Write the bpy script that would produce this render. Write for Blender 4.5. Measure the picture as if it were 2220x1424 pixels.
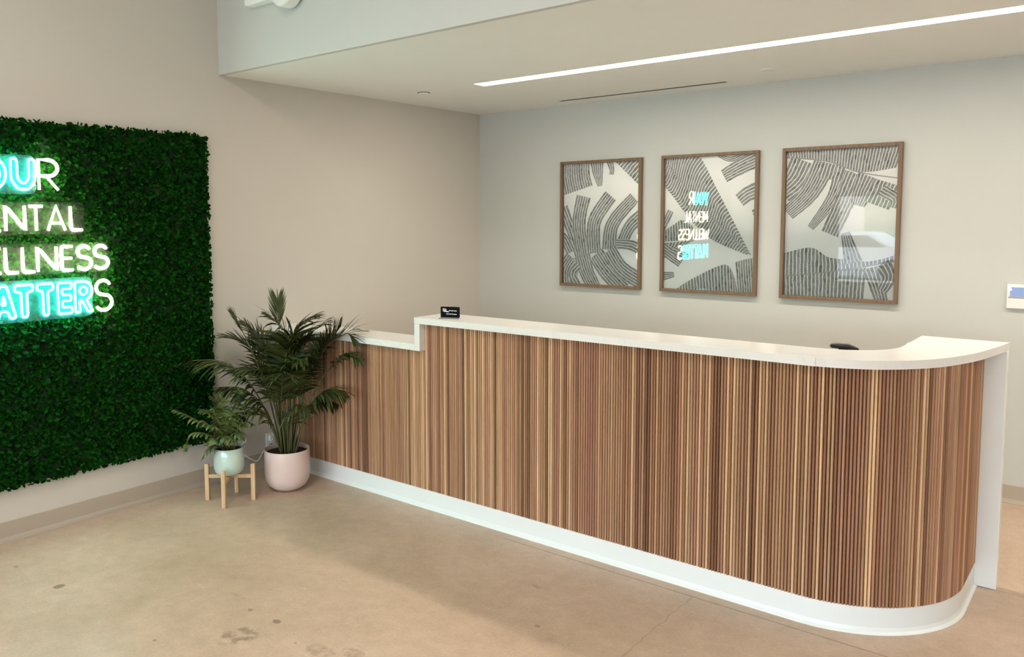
import bpy, bmesh, math, random
from mathutils import Vector, Matrix, noise
random.seed(7)
S = bpy.context.scene
for o in list(bpy.data.objects): bpy.data.objects.remove(o)
COL = S.collection

# ------------------------------------------------------------------ camera
cd = bpy.data.cameras.new('camera'); cam = bpy.data.objects.new('camera', cd); COL.objects.link(cam)
R_ = Vector((0.7652129, 0.64375747, -0.00505421)); U_ = Vector((-0.04751186, 0.06430174, 0.99679883)); F_ = Vector((-0.64202169, 0.76252319, -0.07979063))
m = Matrix((R_, U_, -F_)).transposed().to_4x4(); m.translation = Vector((4.28418, -5.38396, 1.6))
cam.matrix_world = m
cd.sensor_width = 36; cd.sensor_fit = 'HORIZONTAL'; cd.lens = 36*1757.70/2220
cd.shift_x = (1110-992.376)/2220; cd.shift_y = -(712-616.274)/2220
cd.clip_end = 400
S.camera = cam
# ------------------------------------------------------------------ view, world, sun, window light
S.view_settings.view_transform = 'Standard'; S.view_settings.look = 'None'
S.view_settings.gamma = 1; S.view_settings.use_curve_mapping = False
S.view_settings.exposure = 0.76
W = bpy.data.worlds.new('sky'); S.world = W; W.use_nodes = True
wn = W.node_tree.nodes; wl = W.node_tree.links
sky = wn.new('ShaderNodeTexSky'); sky.sky_type = 'NISHITA'; sky.sun_disc = False
sky.sun_elevation = math.radians(42); sky.sun_rotation = math.radians(60); sky.air_density = 1.2; sky.dust_density = 2.0
mixs = wn.new('ShaderNodeMix'); mixs.data_type = 'RGBA'; mixs.inputs[0].default_value = 0.55
mixs.inputs[7].default_value = (0.32, 0.37, 0.41, 1)
wl.new(sky.outputs[0], mixs.inputs[6])
wl.new(mixs.outputs[2], wn['Background'].inputs[0]); wn['Background'].inputs[1].default_value = 19.5
sky_k = wn.new('ShaderNodeMix'); sky_k.data_type = 'RGBA'; sky_k.blend_type = 'MULTIPLY'; sky_k.inputs[0].default_value = 1
sky_k.inputs[7].default_value = (0.10, 0.10, 0.10, 1)
wl.new(sky.outputs[0], sky_k.inputs[6]); wl.new(sky_k.outputs[2], mixs.inputs[6])
CEIL = 2.472; YS = -2.512; HIGH = 3.35; YF = -9.2; XR = 9.0
WIN = [(0.35, 2.2), (2.32, 4.2), (4.32, 6.2), (6.32, 8.2)]; SILL, HEAD = 0.45, 1.98
for a, b in WIN:                       # portals only guide the sky's own light through the openings
    ld = bpy.data.lights.new('window_portal', 'AREA'); ld.shape = 'RECTANGLE'; ld.size = b-a; ld.size_y = HEAD-SILL
    ld.cycles.is_portal = True
    lo = bpy.data.objects.new('window_portal', ld); COL.objects.link(lo)
    lo.location = ((a+b)/2, YF-0.05, (SILL+HEAD)/2); lo.rotation_euler = (math.radians(90), 0, 0)
def fill_light(x, y, z, sx, sy, power, col):
    ld = bpy.data.lights.new('ceiling_lamp_light', 'AREA'); ld.shape = 'RECTANGLE'; ld.size = sx; ld.size_y = sy
    ld.energy = power; ld.color = col
    lo = bpy.data.objects.new('ceiling_lamp_light', ld); COL.objects.link(lo); lo.location = (x, y, z)
FILL_LIGHTS = [(2.0, -4.6), (4.6, -5.4), (6.6, -4.2), (3.9, -7.6)]  # unseen lamps added under the high ceiling to warm the room and floor
for i, (x, y) in enumerate(FILL_LIGHTS): fill_light(x, y, HIGH-0.035, 1.15, 0.55, [26, 12, 16, 16][i], (1.0, 0.88, 0.76))

# ------------------------------------------------------------------ helpers
def tag(o, label=None, cat=None, group=None, kind=None):
    for k, v in (('label', label), ('category', cat), ('group', group), ('kind', kind)):
        if v: o[k] = v
    return o
def mesh(name, vs, fs, mat=None, parent=None, smooth=False, mats=None, mi=None, uvs=None):
    me = bpy.data.meshes.new(name); me.from_pydata([tuple(v) for v in vs], [], fs); me.update()
    if mats:
        for q in mats: me.materials.append(q)
        if mi: me.polygons.foreach_set('material_index', mi)
    elif mat: me.materials.append(mat)
    if uvs:
        ul = me.uv_layers.new(name='UVMap')
        for p in me.polygons:
            for li in p.loop_indices: ul.data[li].uv = uvs[me.loops[li].vertex_index]
    if smooth: me.polygons.foreach_set('use_smooth', [True]*len(me.polygons))
    o = bpy.data.objects.new(name, me); COL.objects.link(o)
    if parent: o.parent = parent
    return o
def empty(name, loc=(0, 0, 0), rz=0):
    o = bpy.data.objects.new(name, None); COL.objects.link(o); o.location = loc; o.rotation_euler = (0, 0, rz)
    o.empty_display_size = 0.1
    return o
class MB:
    def __init__(s): s.v = []; s.f = []; s.mi = []
    def add(s, vs, fs, k=0):
        b = len(s.v); s.v += [tuple(v) for v in vs]; s.f += [tuple(i+b for i in f) for f in fs]; s.mi += [k]*len(fs)
    def box(s, x0, x1, y0, y1, z0, z1, k=0):
        v = [(x, y, z) for z in (z0, z1) for y in (y0, y1) for x in (x0, x1)]
        s.add(v, [(0, 2, 3, 1), (4, 5, 7, 6), (0, 1, 5, 4), (2, 6, 7, 3), (0, 4, 6, 2), (1, 3, 7, 5)], k)
    def tube(s, pts, r, n=8, k=0, closed=False, rr=None):
        pts = [Vector(p) for p in pts]; N = len(pts); vs = []; up = None
        for i, p in enumerate(pts):
            a = pts[(i-1) % N] if (closed or i > 0) else p; b = pts[(i+1) % N] if (closed or i < N-1) else p
            t = (b-a).normalized() if (b-a).length > 1e-9 else Vector((0, 0, 1))
            if up is None: up = Vector((0, 0, 1)) if abs(t.z) < .9 else Vector((1, 0, 0))
            x = t.cross(up)
            if x.length < 1e-6: x = t.orthogonal()
            x.normalize(); y = x.cross(t).normalized(); up = y
            q = rr[i] if rr else r
            for j in range(n):
                A = 2*math.pi*j/n; vs.append(p + x*math.cos(A)*q + y*math.sin(A)*q)
        fs = []
        for i in range(N if closed else N-1):
            for j in range(n):
                a = i*n+j; b = i*n+(j+1) % n; c = ((i+1) % N)*n+(j+1) % n; d = ((i+1) % N)*n+j
                fs.append((a, b, c, d))
        if not closed: fs += [tuple(range(n))[::-1], tuple((N-1)*n+j for j in range(n))]
        s.add(vs, fs, k)
    def lathe(s, prof, c=(0, 0, 0), n=48, k=0):
        vs = []; fs = []
        for r, z in prof:
            for j in range(n):
                A = 2*math.pi*j/n; vs.append((c[0]+r*math.cos(A), c[1]+r*math.sin(A), c[2]+z))
        for i in range(len(prof)-1):
            for j in range(n): fs.append((i*n+j, i*n+(j+1) % n, (i+1)*n+(j+1) % n, (i+1)*n+j))
        s.add(vs, fs, k)
    def build(s, name, mat=None, parent=None, smooth=False, mats=None, bevel=0, seg=2):
        o = mesh(name, s.v, s.f, mat, parent, smooth, mats, s.mi if mats else None)
        if bevel:
            b = o.modifiers.new('bevel', 'BEVEL'); b.width = bevel; b.segments = seg; b.limit_method = 'ANGLE'
        return o
def sweep(path, prof, closed_prof=False):
    """path: 2D points, outward = right of travel; prof: (outward offset, z)"""
    N = len(path); vs = []; fs = []; M = len(prof)
    for i in range(N):
        a = Vector(path[max(i-1, 0)]); b = Vector(path[min(i+1, N-1)]); t = (b-a).normalized(); n = Vector((t.y, -t.x))
        for o, z in prof: vs.append((path[i][0]+n.x*o, path[i][1]+n.y*o, z))
    for i in range(N-1):
        for j in range(M if closed_prof else M-1):
            j2 = (j+1) % M; fs.append((i*M+j, (i+1)*M+j, (i+1)*M+j2, i*M+j2))
    if closed_prof: fs += [tuple(range(M)), tuple((N-1)*M+j for j in range(M))[::-1]]
    return vs, fs
def prism(poly, z0, z1):
    n = len(poly); vs = [(x, y, z0) for x, y in poly]+[(x, y, z1) for x, y in poly]
    fs = [tuple(range(n))[::-1], tuple(range(n, 2*n))]+[(i, (i+1) % n, n+(i+1) % n, n+i) for i in range(n)]
    return vs, fs
def smooth_pts(P, k=6):
    P = [Vector(p) for p in P]; out = []
    for i in range(len(P)-1):
        a = P[max(i-1, 0)]; b = P[i]; c = P[i+1]; d = P[min(i+2, len(P)-1)]
        for j in range(k):
            t = j/k; out.append(.5*((2*b)+(c-a)*t+(2*a-5*b+4*c-d)*t*t+(3*b-a-3*c+d)*t**3))
    out.append(P[-1]); return out

# ------------------------------------------------------------------ materials
def new_mat(name):
    M = bpy.data.materials.new(name); M.use_nodes = True
    return M, M.node_tree.nodes, M.node_tree.links, M.node_tree.nodes['Principled BSDF']
def nd(n, t, **kw):
    x = n.new(t)
    for k, v in kw.items(): setattr(x, k, v)
    return x
def ramp(n, stops):
    r = n.new('ShaderNodeValToRGB'); e = r.color_ramp.elements
    while len(e) < len(stops): e.new(.5)
    for i, (p, c) in enumerate(stops): e[i].position = p; e[i].color = (*c, 1)
    return r
def math_(n, l, op, a, b=None, c=None, clamp=False):
    x = n.new('ShaderNodeMath'); x.operation = op; x.use_clamp = clamp
    for i, v in enumerate((a, b, c)):
        if v is None: continue
        if isinstance(v, (int, float)): x.inputs[i].default_value = v
        else: l.new(v, x.inputs[i])
    return x.outputs[0]
def mixc(n, l, f, a, b, mode='MIX'):
    x = n.new('ShaderNodeMix'); x.data_type = 'RGBA'; x.blend_type = mode
    for i, v in ((0, f), (6, a), (7, b)):
        if isinstance(v, (int, float)): x.inputs[i].default_value = v
        elif isinstance(v, tuple): x.inputs[i].default_value = (*v, 1)
        else: l.new(v, x.inputs[i])
    return x.outputs[2]
def paint(name, col, rough=.6, bump=.03, scale=400, var=.02, spec=.5, coat=0):
    M, n, l, B = new_mat(name)
    tc = nd(n, 'ShaderNodeTexCoord'); ns = nd(n, 'ShaderNodeTexNoise'); ns.inputs['Scale'].default_value = 3; ns.inputs['Detail'].default_value = 3
    l.new(tc.outputs['Object'], ns.inputs['Vector'])
    c = mixc(n, l, ns.outputs[0], tuple(x*(1-var) for x in col), tuple(min(1, x*(1+var)) for x in col))
    l.new(c, B.inputs['Base Color']); B.inputs['Roughness'].default_value = rough
    B.inputs['Specular IOR Level'].default_value = spec; B.inputs['Coat Weight'].default_value = coat
    if bump:
        n2 = nd(n, 'ShaderNodeTexNoise'); n2.inputs['Scale'].default_value = scale; l.new(tc.outputs['Object'], n2.inputs['Vector'])
        bp = nd(n, 'ShaderNodeBump'); bp.inputs['Strength'].default_value = bump; bp.inputs['Distance'].default_value = .002
        l.new(n2.outputs[0], bp.inputs['Height']); l.new(bp.outputs[0], B.inputs['Normal'])
    return M
def emit(name, col, s):
    M, n, l, B = new_mat(name)
    B.inputs['Base Color'].default_value = (.6, .6, .6, 1)
    B.inputs['Emission Color'].default_value = (*col, 1); B.inputs['Emission Strength'].default_value = s
    return M
WALL = paint('wall_paint', (.595, .565, .515), .55, .05)
WALLB = paint('back_wall_paint', (.55, .565, .545), .5, .05)
CEILM = paint('ceiling_paint', (.81, .83, .80), .7, .04)
WHITE = paint('white_solid_surface', (.83, .83, .82), .22, 0, spec=.5)
BASEW = paint('white_vinyl_base', (.78, .80, .79), .35, 0)
BASET = paint('taupe_vinyl_base', (.43, .37, .30), .4, 0)
TRIMW = paint('white_plastic', (.80, .80, .79), .35, 0)
DARK = paint('dark_plastic', (.012, .011, .012), .3, 0)
GREY = paint('grey_metal', (.30, .30, .30), .4, 0)
SLOT = paint('dark_slot', (.10, .10, .09), .6, 0)
SOIL = paint('potting_soil', (.025, .012, .008), .95, .8, 90, .4)
PINK = paint('blush_glaze', (.76, .60, .555), .38, .02, coat=.1)
MINT = paint('mint_glaze', (.54, .70, .63), .18, 0, coat=.4, var=.08)
BLACKW = paint('black_backing', (.03, .018, .012), .8, 0)

def quartz():
    M, n, l, B = new_mat('white_quartz')
    tc = nd(n, 'ShaderNodeTexCoord'); w = nd(n, 'ShaderNodeTexNoise'); w.inputs['Scale'].default_value = 2.2; w.inputs['Detail'].default_value = 6; w.inputs['Distortion'].default_value = 1.4
    l.new(tc.outputs['Object'], w.inputs['Vector'])
    r = ramp(n, [(0, (.80, .79, .775)), (.485, (.80, .79, .775)), (.50, (.75, .75, .74)), (.515, (.80, .79, .775)), (1, (.78, .77, .76))]); l.new(w.outputs[0], r.inputs[0])
    l.new(r.outputs[0], B.inputs['Base Color']); B.inputs['Roughness'].default_value = .16
    return M
QUARTZ = quartz()

def wood(name, c0, c1, axis='Z', scale=30, rough=.5):
    M, n, l, B = new_mat(name)
    tc = nd(n, 'ShaderNodeTexCoord'); mp = nd(n, 'ShaderNodeMapping')
    s = {'X': (1.5, scale, scale), 'Y': (scale, 1.5, scale), 'Z': (scale, scale, 1.5)}[axis]
    mp.inputs['Scale'].default_value = s; l.new(tc.outputs['Object'], mp.inputs[0])
    ns = nd(n, 'ShaderNodeTexNoise'); ns.inputs['Scale'].default_value = 2; ns.inputs['Detail'].default_value = 5; l.new(mp.outputs[0], ns.inputs['Vector'])
    r = ramp(n, [(.3, c0), (.7, c1)]); l.new(ns.outputs[0], r.inputs[0]); l.new(r.outputs[0], B.inputs['Base Color'])
    B.inputs['Roughness'].default_value = rough
    return M
PINE = wood('pale_pine', (.52, .33, .17), (.72, .50, .29))
FRAMEW = wood('walnut_frame', (.15, .088, .048), (.22, .14, .08), 'Z', 40, .45)

def slat_mat():
    M, n, l, B = new_mat('slat_wood')
    at = nd(n, 'ShaderNodeAttribute'); at.attribute_name = 'tone'
    tc = nd(n, 'ShaderNodeTexCoord'); mp = nd(n, 'ShaderNodeMapping'); mp.inputs['Scale'].default_value = (160, 160, 3); l.new(tc.outputs['Object'], mp.inputs[0])
    ns = nd(n, 'ShaderNodeTexNoise'); ns.inputs['Scale'].default_value = 1; ns.inputs['Detail'].default_value = 4; l.new(mp.outputs[0], ns.inputs['Vector'])
    r = ramp(n, [(.25, (.70, .66, .62)), (.75, (1.18, 1.18, 1.18))]); l.new(ns.outputs[0], r.inputs[0])
    c = mixc(n, l, 1.0, at.outputs['Color'], r.outputs[0], 'MULTIPLY'); l.new(c, B.inputs['Base Color'])
    B.inputs['Roughness'].default_value = .42
    return M
SLAT = slat_mat()

def floor_mat():
    M, n, l, B = new_mat('polished_concrete')
    geo = nd(n, 'ShaderNodeNewGeometry'); P = geo.outputs['Position']
    n1 = nd(n, 'ShaderNodeTexNoise'); n1.inputs['Scale'].default_value = 1.1; n1.inputs['Detail'].default_value = 6; n1.inputs['Roughness'].default_value = .6; n1.inputs['Distortion'].default_value = .5; l.new(P, n1.inputs['Vector'])
    r1 = ramp(n, [(.30, (.43, .315, .225)), (.5, (.53, .395, .295)), (.70, (.61, .46, .355))]); l.new(n1.outputs[0], r1.inputs[0])
    n2 = nd(n, 'ShaderNodeTexNoise'); n2.inputs['Scale'].default_value = 14; n2.inputs['Detail'].default_value = 8; n2.inputs['Roughness'].default_value = .7; l.new(P, n2.inputs['Vector'])
    r2 = ramp(n, [(.35, (.90, .90, .90)), (.65, (1.07, 1.07, 1.06))]); l.new(n2.outputs[0], r2.inputs[0])
    c = mixc(n, l, 1.0, r1.outputs[0], r2.outputs[0], 'MULTIPLY')
    # fine aggregate specks
    n3 = nd(n, 'ShaderNodeTexNoise'); n3.inputs['Scale'].default_value = 90; n3.inputs['Detail'].default_value = 2; l.new(P, n3.inputs['Vector'])
    r3 = ramp(n, [(.3, (.92, .92, .92)), (.7, (1.05, 1.05, 1.05))]); l.new(n3.outputs[0], r3.inputs[0])
    c = mixc(n, l, 1.0, c, r3.outputs[0], 'MULTIPLY')
    sp = nd(n, 'ShaderNodeSeparateXYZ'); l.new(P, sp.inputs[0]); X, Y = sp.outputs[0], sp.outputs[1]
    nw = nd(n, 'ShaderNodeTexNoise'); nw.inputs['Scale'].default_value = 9; nw.inputs['Detail'].default_value = 4; l.new(P, nw.inputs['Vector'])
    wob = math_(n, l, 'SUBTRACT', nw.outputs[0], .5)
    nw2 = nd(n, 'ShaderNodeTexNoise'); nw2.inputs['Scale'].default_value = 30; nw2.inputs['Detail'].default_value = 4; l.new(P, nw2.inputs['Vector'])
    def darken(c, f, k): return mixc(n, l, f, c, k, 'MULTIPLY')
    # dried spill marks, each with its own outline
    for sx, sy, rx, ry, st, ringy in [(.715, -3.879, .022, .03, .55, 0), (.351, -3.914, .018, .012, .35, 0), (1.679, -3.625, .085, .075, .45, 1), (1.711, -3.463, .02, .014, .5, 0),
                                (1.548, -3.472, .012, .01, .4, 0), (1.468, -3.852, .008, .008, .5, 0), (2.02, -3.50, .09, .05, .32, 1), (2.12, -3.43, .06, .035, .3, 1),
                                (2.33, -2.55, .045, .015, .3, 1), (2.536, -2.83, .018, .014, .3, 0), (1.9, -3.52, .008, .008, .4, 0), (1.42, -3.43, .07, .012, .2, 1)]:
        dx = math_(n, l, 'MULTIPLY', math_(n, l, 'SUBTRACT', X, sx), 1/rx); dy = math_(n, l, 'MULTIPLY', math_(n, l, 'SUBTRACT', Y, sy), 1/ry)
        d = math_(n, l, 'SQRT', math_(n, l, 'ADD', math_(n, l, 'MULTIPLY', dx, dx), math_(n, l, 'MULTIPLY', dy, dy)))
        d = math_(n, l, 'ADD', d, math_(n, l, 'MULTIPLY', wob, 1.6))
        f = math_(n, l, 'MULTIPLY', math_(n, l, 'SUBTRACT', 1.0, d), 4.0, clamp=True)
        if ringy: f = math_(n, l, 'MULTIPLY', f, math_(n, l, 'MULTIPLY', math_(n, l, 'SUBTRACT', nw2.outputs[0], .38), 4.0, clamp=True))
        c = darken(c, math_(n, l, 'MULTIPLY', f, min(1, st*1.5)), (.40, .38, .36))
    # saw-cut joint and hairline cracks
    def line(c, coord, other, pos, lo, hi, w, st, wig=.02):
        p = math_(n, l, 'ADD', coord, math_(n, l, 'MULTIPLY', wob, wig))
        d = math_(n, l, 'ABSOLUTE', math_(n, l, 'SUBTRACT', p, pos))
        f = math_(n, l, 'SUBTRACT', 1.0, math_(n, l, 'MULTIPLY', d, 1/w), clamp=True)
        f = math_(n, l, 'MULTIPLY', f, math_(n, l, 'GREATER_THAN', other, lo)); f = math_(n, l, 'MULTIPLY', f, math_(n, l, 'LESS_THAN', other, hi))
        return darken(c, math_(n, l, 'MULTIPLY', f, st), (.30, .24, .19))
    c = line(c, Y, X, -2.205, 1.9, 9, .005, .8, .006)
    c = line(c, X, Y, 2.90, -9, -2.205, .004, .38, .05)
    c = line(c, Y, X, -1.322, 3.88, 9, .005, .4, .0)
    l.new(c, B.inputs['Base Color'])
    rr = nd(n, 'ShaderNodeMapRange'); rr.inputs[3].default_value = .30; rr.inputs[4].default_value = .48; l.new(n1.outputs[0], rr.inputs[0]); l.new(rr.outputs[0], B.inputs['Roughness'])
    B.inputs['Specular IOR Level'].default_value = .4
    bp = nd(n, 'ShaderNodeBump'); bp.inputs['Strength'].default_value = .04; bp.inputs['Distance'].default_value = .004; l.new(n2.outputs[0], bp.inputs['Height']); l.new(bp.outputs[0], B.inputs['Normal'])
    return M
FLOOR = floor_mat()

def leaf_mat(name, ca, cb, scale=6, rough=.45, trans=.15, spec=.5):
    M, n, l, B = new_mat(name)
    geo = nd(n, 'ShaderNodeNewGeometry')
    r = ramp(n, [(0, ca), (1, cb)]); l.new(geo.outputs['Random Per Island'], r.inputs[0])
    l.new(r.outputs[0], B.inputs['Base Color']); B.inputs['Roughness'].default_value = rough; B.inputs['Specular IOR Level'].default_value = spec
    tr = nd(n, 'ShaderNodeBsdfTranslucent'); l.new(r.outputs[0], tr.inputs[0])
    mx = nd(n, 'ShaderNodeMixShader'); mx.inputs[0].default_value = trans
    out = n['Material Output']; l.new(B.outputs[0], mx.inputs[1]); l.new(tr.outputs[0], mx.inputs[2]); l.new(mx.outputs[0], out.inputs[0])
    return M
HEDGE = leaf_mat('hedge_leaf', (.0004, .007, .0007), (.005, .072, .004), rough=.6, trans=.1, spec=.05)
PALM = leaf_mat('palm_leaf', (.006, .018, .005), (.075, .095, .020), rough=.45)
PALMS = leaf_mat('palm_stem', (.06, .07, .022), (.11, .11, .04), trans=0)
SMALLP = leaf_mat('small_leaf', (.03, .075, .02), (.16, .20, .055), rough=.4)
SMALLS = leaf_mat('small_stem', (.10, .085, .03), (.17, .14, .05), trans=0)

def glass_mat(name, ior=1.5, tint=(1, 1, 1)):
    M, n, l, B = new_mat(name); n.remove(B)
    tr = nd(n, 'ShaderNodeBsdfTransparent'); tr.inputs[0].default_value = (*tint, 1)
    gl = nd(n, 'ShaderNodeBsdfGlossy'); gl.inputs['Roughness'].default_value = .01
    fr = nd(n, 'ShaderNodeFresnel'); fr.inputs[0].default_value = ior
    mx = nd(n, 'ShaderNodeMixShader'); l.new(fr.outputs[0], mx.inputs[0]); l.new(tr.outputs[0], mx.inputs[1]); l.new(gl.outputs[0], mx.inputs[2])
    l.new(mx.outputs[0], n['Material Output'].inputs[0])
    return M
GLASS = glass_mat('window_glass', 1.45)
GLAZE = glass_mat('picture_glazing', 1.54)

# ------------------------------------------------------------------ room shell
def struct(name, mb, mat, bevel=0): return tag(mb.build(name, mat, bevel=bevel), kind='structure')
b = MB(); b.box(-.12, XR+.12, YF-.15, .12, -.12, 0); struct('floor', b, FLOOR)
b = MB(); b.box(-.12, 0, YF-.15, .12, 0, HIGH+.1); struct('wall_left', b, WALL)
b = MB(); b.box(0, XR, 0, .12, 0, CEIL+.3); struct('wall_back', b, WALLB)
b = MB(); b.box(XR, XR+.12, YF-.15, .12, 0, HIGH+.1); struct('wall_right', b, WALL)
# dropped ceiling over the desk with a slot for the linear light, its front face is the soffit
LX0, LX1, LY0, LY1 = .935, 6.2, -1.243, -1.127
VX0, VX1, VY0, VY1 = .93, 2.196, -.230, -.198
b = MB()
def slab_with_holes(b, X0, X1, Y0, Y1, z0, z1, holes):
    xs = sorted({X0, X1, *[h[0] for h in holes], *[h[1] for h in holes]}); ys = sorted({Y0, Y1, *[h[2] for h in holes], *[h[3] for h in holes]})
    for i in range(len(xs)-1):
        for j in range(len(ys)-1):
            cx, cy = (xs[i]+xs[i+1])/2, (ys[j]+ys[j+1])/2
            if any(h[0] < cx < h[1] and h[2] < cy < h[3] for h in holes): continue
            b.box(xs[i], xs[i+1], ys[j], ys[j+1], z0, z1)
slab_with_holes(b, 0, XR, YS+.03, 0, CEIL, CEIL+.03, [(LX0, LX1, LY0, LY1), (VX0, VX1, VY0, VY1)])
struct('ceiling', b, CEILM)
b = MB(); b.box(0, XR, YS-.002, YS+.03, CEIL, HIGH); struct('wall_soffit', b, WALLB)
b = MB(); b.box(0, XR, YF, YS, HIGH, HIGH+.1); tag(b.build('ceiling_high', CEILM), kind='structure')
b = MB(); b.box(0, WIN[0][0], YF-.12, YF, 0, HIGH); b.box(WIN[-1][1], XR, YF-.12, YF, 0, HIGH)
b.box(WIN[0][0], WIN[-1][1], YF-.12, YF, 0, SILL); b.box(WIN[0][0], WIN[-1][1], YF-.12, YF, HEAD, HIGH)
for i in range(3): b.box(WIN[i][1], WIN[i+1][0], YF-.12, YF, SILL, HEAD)
struct('wall_front', b, WALL)
for i, (a, c) in enumerate(WIN):
    e = tag(empty('window_%d' % (i+1), ((a+c)/2, YF-.06, SILL)), kind='structure')
    f = MB(); w = (c-a)/2; h = HEAD-SILL; t = .035
    f.box(-w, w, -.03, .03, 0, t); f.box(-w, w, -.03, .03, h-t, h); f.box(-w, -w+t, -.03, .03, t, h-t); f.box(w-t, w, -.03, .03, t, h-t); f.box(-t/2, t/2, -.03, .03, t, h-t)
    f.build('window_frame', TRIMW, e)
    g = MB(); g.box(-w+t, -t/2, -.004, .004, t, h-t); g.box(t/2, w-t, -.004, .004, t, h-t); g.build('window_pane', GLASS, e)
# cove base along the walls
cove = [(0, .102), (.003, .100), (.004, .024), (.009, .012), (.016, .007), (.026, .004), (.026, 0)]
v, f = sweep([(0, -2.14), (0, YF)], [(-o, z) for o, z in cove])
o = mesh('baseboard_left', v, f, BASET); tag(o, kind='structure')
v, f = sweep([(XR, 0), (0.0, 0)], [(-o, z) for o, z in cove]); o = mesh('baseboard_back', v, f, BASET); tag(o, kind='structure')

# ------------------------------------------------------------------ ceiling fittings
LED = emit('led_diffuser', (1.0, .88, .73), 24.0)
e = tag(empty('linear_ceiling_light', (LX0, (LY0+LY1)/2, CEIL)), 'long thin white recessed light strip glowing in the low ceiling above the desk', 'ceiling light')
w = (LY1-LY0)/2; L = LX1-LX0
d = MB(); d.box(.004, L-.004, -w+.004, w-.004, .004, .012); d.build('diffuser', LED, e)
d = MB(); d.box(0, L, -w, -w+.004, -.001, .028); d.box(0, L, w-.004, w, -.001, .028); d.box(0, .004, -w, w, -.001, .028); d.box(L-.004, L, -w, w, -.001, .028); d.build('housing', TRIMW, e)
e = tag(empty('slot_diffuser', (VX0, (VY0+VY1)/2, CEIL)), 'thin dark slot air vent in the low ceiling close to the back wall', 'air vent')
d = MB(); d.box(0, VX1-VX0, -.015, .015, .012, .02); d.build('slot', SLOT, e)
d = MB(); d.box(0, VX1-VX0, -.016, -.0135, -.001, .012); d.box(0, VX1-VX0, .0135, .016, -.001, .012); d.build('rim', SLOT, e)
e = tag(empty('sprinkler', (.452, -1.187, CEIL)), 'small round sprinkler cover with dark rim, on the low ceiling left of the light strip', 'sprinkler')
d = MB(); d.lathe([(0, -.010), (.036, -.010), (.038, -.008), (.038, -.004)]); d.build('cover_plate', CEILM, e, True)
d = MB(); d.lathe([(0, -.004), (.043, -.004), (.043, 0)], n=32); d.build('dark_gap', SLOT, e)
e = tag(empty('sprinkler', (2.558, -.488, CEIL)), 'pale round sprinkler cover on the low ceiling between the light strip and the back wall', 'sprinkler')
d = MB(); d.lathe([(0, -.006), (.042, -.006), (.044, -.004), (.044, 0)]); d.build('cover_plate', TRIMW, e, True)
# emergency light on the soffit face
e = tag(empty('emergency_light', (.56, YS, 2.80)), 'white emergency light unit on the soffit face at the very top of the photo', 'emergency light')
d = MB(); d.box(-.20, .06, -.07, 0, 0, .14); d.build('body', TRIMW, e, bevel=.015, seg=3)
d = MB(); d.tube([(.17, -.02, .03), (.17, -.10, .03)], .095, 32); d.box(.05, .10, -.04, -.005, .02, .06); d.build('lamp_head', TRIMW, e, bevel=.01)
FIX = emit('lamp_diffuser', (1.0, .9, .75), 3.0)
for i, (x, y) in enumerate(FILL_LIGHTS):  # housings for the added fill lights, all out of view
    e = tag(empty('ceiling_panel_light', (x, y, HIGH)), ['flush panel light in the high ceiling nearest the leafy wall panel', 'flush panel light in the high ceiling directly above the camera', 'flush panel light in the high ceiling nearest the right wall', 'flush panel light in the high ceiling nearest the front windows'][i], 'ceiling light', 'panel lights in the high ceiling')
    d = MB(); d.box(-.6, .6, -.3, .3, -.03, 0); d.build('housing', TRIMW, e)

# ------------------------------------------------------------------ reception desk
YW = -2.13; CX, CYc, RW = 3.30, -1.635, .495
def arc(cx, cy, r, a0, a1, n): return [(cx+r*math.cos(math.radians(a0+(a1-a0)*i/n)), cy+r*math.sin(math.radians(a0+(a1-a0)*i/n))) for i in range(n+1)]
face = [(0.003, YW), (1.28, YW)]+arc(CX, CYc, RW, -90, 0, 40)+[(CX+RW, -1.327)]
desk = tag(empty('reception_desk', (1.9, -2.0, 0)), 'long reception desk of vertical brown wood slats with white stone top and rounded right end', 'reception desk')
inv = Matrix.Translation((-1.9, 2.0, 0))
def dpart(o): o.parent = desk; o.matrix_parent_inverse = Matrix(); o.data.transform(inv); return o
# resample face path by arc length for slats
def resample(path, step):
    out = []; acc = 0; need = step/2
    for i in range(len(path)-1):
        a = Vector(path[i]); b2 = Vector(path[i+1]); Ls = (b2-a).length
        while need <= acc+Ls:
            t = (need-acc)/Ls; p = a.lerp(b2, t); tg = (b2-a).normalized(); out.append((p, tg)); need += step
        acc += Ls
    return out
PITCH = .0132; rnd = random.Random(3)
vs = []; fs = []; tones = []
palette = [(.40, .22, .125), (.35, .18, .098), (.43, .24, .145), (.29, .135, .07), (.50, .31, .18), (.40, .20, .13), (.46, .27, .15)]
for k, (p, tg) in enumerate(resample(face, PITCH)):
    n = Vector((tg.y, -tg.x)); hw = PITCH*.405; x = p.x
    ztop = .885 if p.x < 1.305 and p.y < -2 else 1.036; zb = .104
    q = rnd.random(); c = palette[rnd.randrange(7)]
    if q < .10: c = (.72, .47, .28)
    elif q < .16: c = (.60, .37, .20)
    elif q < .24: c = (.20, .095, .05)
    j = rnd.uniform(.9, 1.1); c = tuple(a*j for a in c)
    prof = [(-hw, -.004), (-hw, .0015), (-hw*.82, .0048), (-hw*.5, .0072), (0, .0082), (hw*.5, .0072), (hw*.82, .0048), (hw, .0015), (hw, -.004)]
    base = len(vs)
    for z in (zb, ztop):
        for (u, o) in prof: vs.append((p.x+tg.x*u+n.x*(o-.003), p.y+tg.y*u+n.y*(o-.003), z))
    M_ = len(prof)
    for i in range(M_-1): fs.append((base+i, base+i+1, base+M_+i+1, base+M_+i))
    fs.append(tuple(base+i for i in range(M_))[::-1]); fs.append(tuple(base+M_+i for i in range(M_)))
    tones += [c]*(M_+1)
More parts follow.
